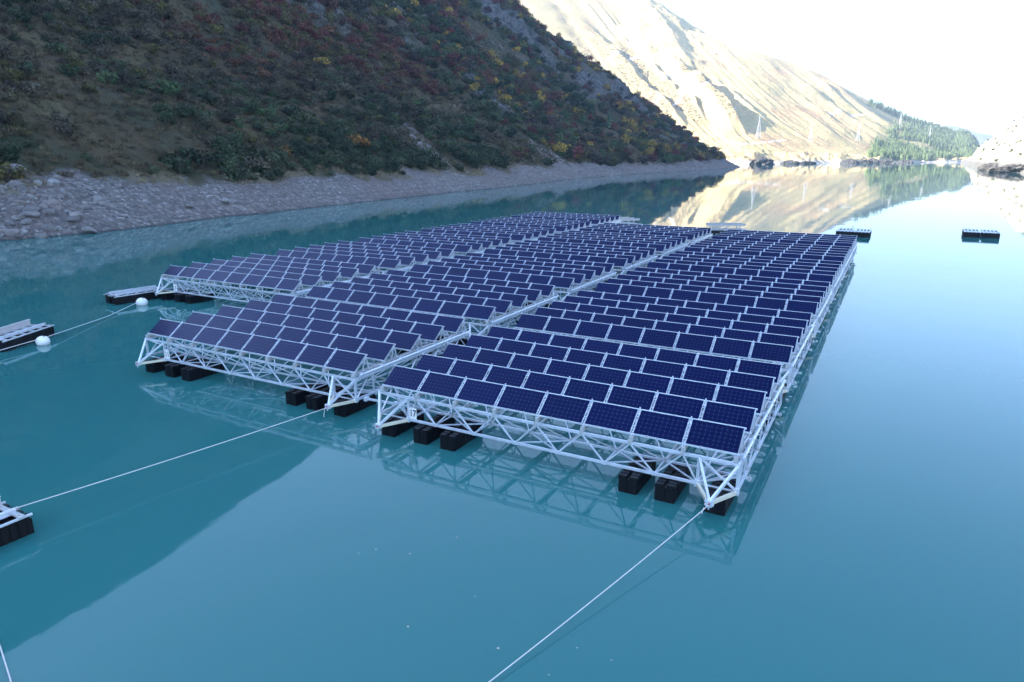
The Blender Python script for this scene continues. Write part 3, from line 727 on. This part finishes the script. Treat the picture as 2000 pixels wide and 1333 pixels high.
# scatter of common shrubs
def scatter(n,ylo,yhi,dlo,dhi,seed):
    rr=np.random.default_rng(seed);y=rr.uniform(ylo,yhi,n*3);x=rr.uniform(-620,-95,n*3);d=inland(x,y);k=(d>dlo)&(d<dhi);x,y,d=x[k][:n],y[k][:n],d[k][:n];return x,y,d
xs,ys_,ds=[],[],[]
for (n,y0,y1,d0,d1,sd) in ((6400,-40,230,10,150,1),(4600,230,480,12,230,2),(4600,480,930,12,300,3),(1500,-260,-40,14,220,4)):
    a,b,c=scatter(n,y0,y1,d0,d1,sd);xs.append(a);ys_.append(b);ds.append(c)
x=np.concatenate(xs);y=np.concatenate(ys_);d=np.concatenate(ds);z=hill_h(x,y)
rk=rockmask(x,y,d);gr=a_gravel(x,y,z);pd,_=pathdist(x,y);u=rng.uniform(size=len(x))
dens=np.clip(1.1-.95*sst(.42,.72,vn(x/34,y/34,401))-.8*rk-1.3*gr-.9*(pd<3),0,1)
dens*=np.where((z<5.6)|(gr>.45),.0,1)
k=u<dens;x,y,z,d=x[k],y[k],z[k],d[k]
c1=vn(x/48,y/48,411)+.22*(rng.uniform(size=len(x))-.5);c2=rng.uniform(size=len(x))
c1=c1-.16*(1-sst(80,140,y))+.20*np.exp(-((y-205)/85)**2)*sst(40,80,d)*(1-sst(150,220,d))
kinds=np.where(c1<.40,'dark',np.where(c1<.62,'grey','rust')).astype(object)
kinds[(c1>=.62)&(c2<.35)]='olive';kinds[(c1>=.72)&(c2>.72)]='red';kinds[(c1<.45)&(c2>.86)]='green';kinds[(c2>.955)]='olive'
headl=(y>330);kinds[headl&(c2<.10)]='yellow';kinds[headl&(c2>.55)&(c2<.68)]='green';kinds[headl&(c2>=.68)&(c2<.80)]='red';kinds[headl&(c2>.30)&(c2<.38)]='olive'
kinds[(z<13)&(c1<.6)&(y<300)]='dark'
ms=(y<120)&((kinds=='red')|(kinds=='rust'));kinds[ms]=np.where(c2[ms]>.5,'grey','olive')
dist=np.hypot(x-CAM[0],y-CAM[1]);size=(1.9+2.5*rng.uniform(size=len(x))**1.5)*np.clip(dist/205,1,2.6)*np.where(z<14,1.1,1)
big=np.argsort(-(size/dist)*((y>15)&(z<110)))[:240];isbig=np.zeros(len(x),bool);isbig[big]=True
for i in big:
    kk=kinds[i];o=link(bpy.data.objects.new('shrub',KM[kk][int(i)%2]));s=float(size[i])
    o.location=(float(x[i]),float(y[i]),float(z[i])-.15);o.scale=(s,s,s*rng.uniform(.9,1.2));o.rotation_euler=(0,0,float(rng.uniform(0,6.28)))
    g='%s shrub %s%s'%(nm[kk],hgt(z[i]),zone(x[i],y[i]));tag(o,'rounded '+g,'shrub',g.replace('shrub','shrubs',1))
def instancer(name,src,pts,label,cat=None,kind='stuff',tilt=0):
    """one countless cover: copies of src on the points pts=(x,y,z,scale,rot)"""
    me=bpy.data.meshes.new(name);me.vertices.add(len(pts));me.vertices.foreach_set('co',np.ascontiguousarray(pts[:,:3],np.float32).ravel())
    for k,c in (('sc',3),('rt',4)):
        a=me.attributes.new(k,'FLOAT','POINT');a.data.foreach_set('value',np.ascontiguousarray(pts[:,c],np.float32))
    o=link(bpy.data.objects.new(name,me));tag(o,label,cat,kind=kind)
    ng=bpy.data.node_groups.new(name+'_nodes','GeometryNodeTree')
    ng.interface.new_socket('Geometry',in_out='INPUT',socket_type='NodeSocketGeometry');ng.interface.new_socket('Geometry',in_out='OUTPUT',socket_type='NodeSocketGeometry')
    L=ng.links;gi=ng.nodes.new('NodeGroupInput');go=ng.nodes.new('NodeGroupOutput');ip=ng.nodes.new('GeometryNodeInstanceOnPoints')
    ob=ng.nodes.new('GeometryNodeObjectInfo');ob.inputs['Object'].default_value=src;ob.transform_space='ORIGINAL'
    def A(nme):
        q=ng.nodes.new('GeometryNodeInputNamedAttribute');q.data_type='FLOAT';q.inputs['Name'].default_value=nme;return q.outputs['Attribute']
    cr=ng.nodes.new('ShaderNodeCombineXYZ');L.new(A('rt'),cr.inputs['Z']);tm=ng.nodes.new('ShaderNodeMath');tm.operation='SINE';t3=ng.nodes.new('ShaderNodeMath');t3.operation='MULTIPLY';t3.inputs[1].default_value=37.0;L.new(A('rt'),t3.inputs[0]);L.new(t3.outputs[0],tm.inputs[0]);t4=ng.nodes.new('ShaderNodeMath');t4.operation='MULTIPLY';t4.inputs[1].default_value=tilt;L.new(tm.outputs[0],t4.inputs[0]);L.new(t4.outputs[0],cr.inputs['X']);cs_=ng.nodes.new('ShaderNodeCombineXYZ')
    s=A('sc')
    mu=ng.nodes.new('ShaderNodeMath');mu.operation='MULTIPLY';mu.inputs[1].default_value=1.0;L.new(s,mu.inputs[0])
    L.new(s,cs_.inputs['X']);L.new(s,cs_.inputs['Y']);L.new(mu.outputs[0],cs_.inputs['Z'])
    L.new(gi.outputs[0],ip.inputs['Points']);L.new(ob.outputs['Geometry'],ip.inputs['Instance']);L.new(cr.outputs[0],ip.inputs['Rotation']);L.new(cs_.outputs[0],ip.inputs['Scale']);L.new(ip.outputs[0],go.inputs[0])
    md=o.modifiers.new('scatter','NODES');md.node_group=ng;return o
def source_of(mesh):
    for o in COL.objects:
        if o.type=='MESH' and o.data==mesh: return o
for kk in KM:
    for v in (0,1):
        sel=(kinds==kk)&~isbig&(np.arange(len(x))%2==v)
        if sel.sum()==0: continue
        src=source_of(KM[kk][v])
        if src is None: continue
        instancer('shrub_cover',src,np.stack([x[sel],y[sel],z[sel]-.15,size[sel],rng.uniform(0,6.28,sel.sum())],1),'mass of %s shrubs covering the dark hillside'%nm[kk],'shrubs')
# low heath tufts that hide the bare ground between the shrubs
def tuft_mesh(seed,mat_,n,hh,spread,wd):
    rr=np.random.default_rng(seed);m=MB()
    for i in range(n):
        a=rr.uniform(0,6.28);q=rr.uniform(0,spread);b=np.array([q*math.cos(a),q*math.sin(a),-.03]);t=b+np.array([rr.normal()*.16,rr.normal()*.16,hh*rr.uniform(.5,1.1)]);s=wd*rr.uniform(.6,1.3);dx=np.array([math.sin(a+1),math.cos(a+1),0])*s
        m.add([b-dx,b+dx,t+dx*.3,t-dx*.3],[(0,1,2,3)])
    return m.mesh('grass_tuft',mat_)
DRY=leaf_mat('dry_grass_blades',[(.3,(.10,.085,.055)),(.5,(.19,.16,.10)),(.75,(.30,.26,.17))])
def single(name,mesh,x,y,label,cat,s=1):
    o=link(bpy.data.objects.new(name,mesh));o.location=(x,y,float(slope_z(x,y)[0]));o.scale=(s,s,s);tag(o,label,cat);return o
tf=single('grass_tuft',tuft_mesh(3,DRY,46,.55,.42,.03),-118.5,62,'tall dry grass tuft at the top of the gravel beach','grass tuft',1.3)
n=26000;yy=rng.uniform(-20,330,n);xx=rng.uniform(-215,-100,n);zz=hill_h(xx,yy);w=a_dry(xx,yy,zz);kk=rng.uniform(size=n)<w*.85
instancer('dry_grass',tf,np.stack([xx[kk],yy[kk],zz[kk],rng.uniform(.5,1.3,kk.sum()),rng.uniform(0,6.28,kk.sum())],1),'pale dry grass along the top of the gravel beach','grass')
n=60000;yy=rng.uniform(-30,520,n);xx=rng.uniform(-360,-105,n);dd=inland(xx,yy);kk=(dd>14)&(dd<170);xx,yy=xx[kk],yy[kk];zz=hill_h(xx,yy);kk=(zz>7.5)&(rng.uniform(size=len(xx))<.75*(1-rockmask(xx,yy,inland(xx,yy))));xx,yy,zz=xx[kk],yy[kk],zz[kk]
HEATH=leaf_mat('heath_blades',[(.3,(.035,.032,.022)),(.5,(.075,.06,.038)),(.75,(.14,.115,.065))])
ht=single('heath_tuft',tuft_mesh(9,HEATH,40,.5,.6,.05),-130,70,'brown heath tuft between the shrubs above the beach','heath tuft',1.3)
instancer('heath_cover',ht,np.stack([xx,yy,zz,rng.uniform(.8,2.0,len(xx)),rng.uniform(0,6.28,len(xx))],1),'brown heath and grass between the shrubs on the dark hillside','heath')
# ------------------------------------------------------------------ stones
def stone_mat():
    m,nt,p=mat('stone');oi=N(nt,'ShaderNodeObjectInfo');n=noise(nt,3,5,.65,N(nt,'ShaderNodeTexCoord').outputs['Object'])
    c=ramp(nt,oi.outputs['Random'],[(0,(.13,.125,.125)),(.35,(.20,.19,.185)),(.7,(.22,.175,.165)),(.93,(.24,.235,.23)),(1,(.29,.29,.29))])
    c=mix(nt,ramp(nt,n.outputs['Fac'],[(.35,.6),(.6,0.0)]),c,(.07,.068,.07));nt.links.new(c,p.inputs['Base Color']);setp(p,Roughness=.9);bump(nt,p,n.outputs['Fac'],.5,.05);return m
STONE=stone_mat()
import bmesh
def stone_mesh(seed,sub=2):
    bm=bmesh.new();bmesh.ops.create_icosphere(bm,subdivisions=sub,radius=.5);rr=random.Random(seed)
    pl=[(Vector((rr.gauss(0,1),rr.gauss(0,1),rr.gauss(0,1))).normalized(),rr.uniform(.25,.42)) for _ in range(9)]
    for v in bm.verts:
        for n_,dd in pl:
            q=v.co.dot(n_)-dd
            if q>0: v.co-=n_*q*.92
        v.co.x*=1.25;v.co.z*=.72
    me=bpy.data.meshes.new('boulder');bm.to_mesh(me);bm.free();me.materials.append(STONE);return me
SM=[stone_mesh(i*3+1) for i in range(4)]
SPECIAL=[(0,0,0)]
n=10000;yy=rng.uniform(-25,60,n);xx=rng.uniform(-135,-99,n);zz=hill_h(xx,yy);d=inland(xx,yy)
pile=(zz>.1)&(zz<7.8)&(rng.uniform(size=n)<np.clip(1-(yy-26)/22,0.03,1)*.8);P1=np.stack([xx[pile],yy[pile],zz[pile],.35+1.35*rng.uniform(size=pile.sum())**2.8,rng.uniform(0,6.28,pile.sum())],1)
n=42000;yy=rng.uniform(25,420,n);xx=rng.uniform(-190,-100,n);zz=hill_h(xx,yy);g=a_gravel(xx,yy,zz)
kk=(zz>.05)&(rng.uniform(size=n)<g*.8);P2=np.stack([xx[kk],yy[kk],zz[kk],(.10+.55*rng.uniform(size=kk.sum())**4)*np.clip(np.hypot(xx[kk],yy[kk])/140,1,2.2),rng.uniform(0,6.28,kk.sum())],1)
n=26000;yy=rng.uniform(380,930,n);xx=rng.uniform(-215,-145,n);zz=hill_h(xx,yy);kk=(zz>.05)&(zz<7.5)&(rng.uniform(size=n)<.8);P3=np.stack([xx[kk],yy[kk],zz[kk],.5+1.5*rng.uniform(size=kk.sum())**4,rng.uniform(0,6.28,kk.sum())],1)
ALLP=np.concatenate([P1,P2,P3]);dd=np.hypot(ALLP[:,0]-CAM[0],ALLP[:,1]-CAM[1]);ordr=np.argsort(-ALLP[:,3]/dd*((ALLP[:,1]>19)&(ALLP[:,1]<300)));bigs=ordr[:70];rest=np.ones(len(ALLP),bool);rest[bigs]=False
for j,i in enumerate(bigs):
    o=link(bpy.data.objects.new('boulder',SM[j%4]));s=float(ALLP[i,3])*1.25;o.location=tuple(float(v) for v in ALLP[i,:3]);o.scale=(s,s,s);o.rotation_euler=(random.uniform(-.3,.3),random.uniform(-.3,.3),random.uniform(0,6))
    w='in the rubble pile at the left end of the beach' if ALLP[i,1]<48 else ('on the gravel beach past the rubble pile' if ALLP[i,1]<120 else 'on the far part of the gravel beach')
    tag(o,'angular grey boulder lying '+w,'boulder','boulders '+w)
for (bx,by,s,l) in ((-117.3,38.3,3.4,'largest grey boulder, half in the bushes above the rubble pile'),(-108.8,34.0,1.6,'whitish boulder in the rubble pile near the water'),(-113.3,73.2,2.2,'tall grey boulder standing in the dry grass strip'),(-110.9,63.5,1.7,'flat grey boulder in the middle of the gravel beach'),(-105.6,47.4,1.5,'reddish brown flat stone near the waterline'),(-158,520,3.2,'white stone on the distant end of the shore')):
    o=link(bpy.data.objects.new('boulder',SM[int(s*10)%4]));o.location=(bx,by,float(slope_z(bx,by)[0])+.1*s);o.scale=(s,s*.8,s*.8);o.rotation_euler=(.1,.1,s);tag(o,l,'boulder')
for v in range(4):
    src=source_of(SM[v]);sel=rest&(np.arange(len(ALLP))%4==v);instancer('shore_stones',src,ALLP[sel],'loose stones and gravel along the shore','stones',tilt=1.0)
# dark rock outcrops along the far shore
def outcrop(az,r,w,h,label,seed):
    bm=bmesh.new();bmesh.ops.create_icosphere(bm,subdivisions=5,radius=1)
    C_=np.array([v.co[:] for v in bm.verts]);n_=ridged(C_[:,0]*2.1+seed,C_[:,1]*2.1+C_[:,2]*1.7,4,seed)
    for v,q in zip(bm.verts,n_): v.co=v.co*(.45+.95*float(q));v.co.z=abs(v.co.z)**.9*(1 if v.co.z>0 else -1)
    me=bpy.data.meshes.new('rock_outcrop');bm.to_mesh(me);bm.free();me.materials.append(OUT)
    o=link(bpy.data.objects.new('rock_outcrop',me));o.location=(CAM[0]+r*math.sin(R(az)),CAM[1]+r*math.cos(R(az)),-1);o.scale=(w*.8,w*.6,h*.5);o.rotation_euler=(0,0,R(-az)+seed);tag(o,label,'rock','rock outcrops at the far shore')
OUT,nt,p=mat('dark_outcrop');nn=noise(nt,.25,5,.65,pos(nt));nt.links.new(ramp(nt,nn.outputs['Fac'],[(.35,(.03,.032,.036)),(.6,(.11,.105,.10))]),p.inputs['Base Color']);setp(p,Roughness=1.0);bump(nt,p,nn.outputs['Fac'],.9,3)
for i,(az,r,w,h,l) in enumerate(((-9.35,1262,24,22,'dark pointed outcrop at the far shore, closest to the headland tip'),(-7.3,1395,22,14,'low dark outcrop, second from the headland along the far shore'),(-6.2,1455,20,11,'ragged low outcrop, third from the headland along the far shore'),(-3.3,1600,22,17,'broad blocky outcrop near the middle of the far shore'),(-2.35,1650,15,17,'narrow upright outcrop right of the blocky one'),(-1.85,1665,14,19,'rounded outcrop standing at the tip of the far shore'),(-1.0,1730,20,14,'small outcrop below the conifer wood'),(.2,1850,20,14,'rightmost small outcrop below the conifer wood'))):
    outcrop(az,r,w,h,l,i*3+1)
for i,(az,r,w,h,l) in enumerate(((5.35,800,16,13,'dark rock slab at the foot of the right hillside, left one'),(6.6,690,20,12,'dark rock slab at the foot of the right hillside, cut by the frame edge'))):
    outcrop(az,r,w,h,l,i*5+2)
# ------------------------------------------------------------------ conifers and pylons
def conifer_mesh(seed,n=380):
    rr=np.random.default_rng(seed);m=MB()
    for i in range(n):
        t=rr.uniform(0,1)**.8;z=.12+.88*t;q=(1-t)*.24*rr.uniform(.5,1.1)*(1+.25*math.sin(z*40));a=rr.uniform(0,6.28);c=np.array([q*math.cos(a),q*math.sin(a),z-q*.35]);o=np.array([math.cos(a),math.sin(a),-.5])*.05;s=np.array([-math.sin(a),math.cos(a),0])*.035
        m.add([c-s,c+o*1.2,c+s,c-o+np.array([0,0,.03])],[(0,1,2,3)])
    return m
def conifer(x,y,z,s,label,group=None):
    root=empty('conifer',(x,y,z));m=MB();m.tube([(0,0,-.05),(0,0,.5),(0,0,.95)],[.02,.012,.003],5);m.build('trunk',BARK,root);cr=conifer_mesh(int(abs(x))).build('crown',LEAF['conifer'],root);root.scale=(s,s,s);tag(root,label,'conifer',group);return cr
cx,cy=-208.0,560.0
c0=conifer(-216,548,float(slope_z(-216,548)[0])-.3,15,'dark conifer standing alone among the autumn shrubs on the dark hillside')
n=60000;a=rng.uniform(-2.6,4.35,n);t=rng.uniform(.03,1.0,n);r0=_i(a,F_R0);r=r0+t*_i(a,[(-30,1500),(-12,1300),(0,1050),(5,900)]);xx=CAM[0]+r*np.sin(np.radians(a));yy=CAM[1]+r*np.cos(np.radians(a));zz=far_h(xx,yy)
w=a+.8*fbm(xx/60,yy/60,3,321);ok=((w>-2.0)&(t<.52)|((w>-.6)&(t>=.52)))&(zz>4);dn=np.where(t<.6,sst(.36,.52,vn(xx/60,yy/60,5)+.08),.25+.75*(w>1.0));ok&=rng.uniform(size=n)<dn*.08
ok|=(t>.93)&(a>-3)&(rng.uniform(size=n)<.10)
instancer('conifer_wood',c0,np.stack([xx[ok],yy[ok],zz[ok]-1,rng.uniform(11,20,ok.sum()),rng.uniform(0,6.28,ok.sum())],1),'distant conifer wood on the right end of the far mountain','wood')
n=170;a=rng.uniform(4.3,8,n);r=_i(a,R_R0)+rng.uniform(40,380,n);xx=CAM[0]+r*np.sin(np.radians(a));yy=CAM[1]+r*np.cos(np.radians(a));zz=right_h(xx,yy);ok=(zz>8)&(rng.uniform(size=n)<.35)
instancer('pale_shrub_cover',source_of(KM['green'][0]),np.stack([xx[ok],yy[ok],zz[ok]-.3,rng.uniform(2.5,5,ok.sum()),rng.uniform(0,6.28,ok.sum())],1),'scattered green shrubs on the bright right hillside','shrubs')
PYM=metal('pale_steel',(.45,.45,.45),.5,.2,.03)
m=MB();H=1.0
for sx in (-1,1):
    for sy in (-1,1): m.bar((sx*.09,sy*.09,0),(sx*.018,sy*.018,.72),.008);m.bar((sx*.018,sy*.018,.72),(0,0,1),.007)
for i in range(9):
    z=i*.08;w0=.09-.072*z/.72;w1=.09-.072*(z+.08)/.72
    for sy in (-1,1):
        m.bar((-w0,sy*w0,z),(w1,sy*w1,z+.08),.005);m.bar((w0,sy*w0,z),(-w1,sy*w1,z+.08),.005);m.bar((sy*w0,-w0,z),(sy*w1,w1,z+.08),.005)
pr=empty('power_pylon');m.build('lattice_mast',PYM,pr)
for z,w in ((.70,.15),(.79,.19),(.88,.13)):
    m=MB();m.bar((-w,0,z),(w,0,z),.007);m.bar((-w,0,z),(0,0,z+.045),.005);m.bar((w,0,z),(0,0,z+.045),.005)
    for s in (-1,1): m.bar((s*w,0,z),(s*w,0,z-.03),.007)
    m.build('cross_arm',PYM,pr)
for i,(az,t,hh,l) in enumerate(((-.45,.62,46,'tall pylon in front of the conifers near the skyline of the far mountain'),(1.45,.46,42,'pylon rising out of the conifer wood, farthest right'),(-9.8,.27,52,'pale pylon on the sunlit meadow, farthest left'),(-6.15,.28,46,'faint pylon in the middle of the sunlit meadow'),(-3.0,.40,46,'pale pylon on the sunlit meadow, left of the conifer wood'))):
    r=_i(az,F_R0)+t*_i(az,[(-30,1500),(-12,1300),(0,1050),(5,900)]);px_,py_=CAM[0]+r*math.sin(R(az)),CAM[1]+r*math.cos(R(az))
    o=pr if i==0 else copy_tree(pr);o.location=(px_,py_,float(far_h(np.array([px_]),np.array([py_]))[0])-1);o.scale=(hh,hh,hh);o.rotation_euler=(0,0,R(-az+30));tag(o,l,'pylon','power pylons on the far mountain')
# small debris on the water
dm=MB();dm.add([(-.03,-.02,0),(.03,-.025,.004),(.035,.02,0),(-.02,.03,.004)],[(0,1,2,3)])
LF=leaf_mat('floating_leaf',[(.3,(.2,.19,.15)),(.6,(.38,.36,.3))]);lf=dm.build('floating_leaf',LF);fl=True
for (qx,qy) in ((-3.4,-9.4),(-1.8,-8.5),(-.95,-8.5),(-2.0,-9.6),(-.3,-9.4),(-1.4,-10.1),(-1.55,-10.15),(.3,-9.1),(.55,-9.6),(-4.9,-8.0),(-7.6,-7.2),(-8.6,-7.5),(-8.9,-7.9),(-6.9,-5.8),(-5.7,-9.8)):
    o=lf if fl else lf.copy()
    if not fl: COL.objects.link(o)
    fl=False;o.location=(qx,qy,.006);o.rotation_euler=(0,0,random.uniform(0,6));s=random.uniform(.5,1.1);o.scale=(s,s,s);tag(o,'tiny pale leaf floating on the open water in front of the rafts','leaf','leaves floating in front of the rafts')
# ------------------------------------------------------------------ air
if HAZE>0:
    m=bpy.data.materials.new('haze');m.use_nodes=True;nt=m.node_tree;nt.nodes.clear();o_=nt.nodes.new('ShaderNodeOutputMaterial');v=nt.nodes.new('ShaderNodeVolumePrincipled');v.inputs['Color'].default_value=(.72,.86,1,1);v.inputs['Density'].default_value=HAZE;v.inputs['Anisotropy'].default_value=.3
    nt.links.new(v.outputs[0],o_.inputs['Volume']);q=MB();q.box(-3600,3600,-1500,9800,-14,1300);tag(q.build('haze',m),'thin blue air between the camera and the mountains','haze',kind='stuff')
# ------------------------------------------------------------------ light
w=bpy.data.worlds.new('World');sc.world=w;w.use_nodes=True;nt=w.node_tree
sky=nt.nodes.new('ShaderNodeTexSky');sky.sky_type='NISHITA';sky.sun_disc=False;sky.sun_elevation=R(SUN_EL);sky.sun_rotation=R(SUN_AZ);sky.altitude=1800;sky.air_density=1.0;sky.dust_density=SKY_DUST;sky.ozone_density=3.5
nt.links.new(sky.outputs[0],nt.nodes['Background'].inputs[0]);nt.nodes['Background'].inputs[1].default_value=SKY_S
sl=bpy.data.lights.new('sun','SUN');sl.energy=SUN_E;sl.angle=R(.53);sl.color=(1,.91,.77);so=link(bpy.data.objects.new('sun',sl))
sd=Vector((math.sin(R(SUN_AZ))*math.cos(R(SUN_EL)),math.cos(R(SUN_AZ))*math.cos(R(SUN_EL)),math.sin(R(SUN_EL))));so.rotation_euler=sd.to_track_quat('Z','Y').to_euler()
# ------------------------------------------------------------------ camera
cd=bpy.data.cameras.new('camera');cd.sensor_width=36;cd.lens=1344.2428/2000*36;cd.clip_start=.1;cd.clip_end=20000
co=link(bpy.data.objects.new('camera',cd));yaw,pit,rol=-.5009840770783468,.2610,.0020
pit=PITCH;rol=ROLL
fw=Vector((math.sin(yaw)*math.cos(pit),math.cos(yaw)*math.cos(pit),-math.sin(pit)));rt=Vector((math.cos(yaw),-math.sin(yaw),0));up=rt.cross(fw)
r2=rt*math.cos(rol)+up*math.sin(rol);u2=up*math.cos(rol)-rt*math.sin(rol)
co.matrix_world=Matrix(((r2.x,u2.x,-fw.x,CAM[0]),(r2.y,u2.y,-fw.y,CAM[1]),(r2.z,u2.z,-fw.z,CAM[2]),(0,0,0,1)));sc.camera=co
vs=sc.view_settings;vs.view_transform='Standard';vs.look='None';vs.exposure=EXPO;vs.gamma=1;vs.use_curve_mapping=False
sc.cycles.max_bounces=6;sc.cycles.diffuse_bounces=2;sc.cycles.glossy_bounces=3
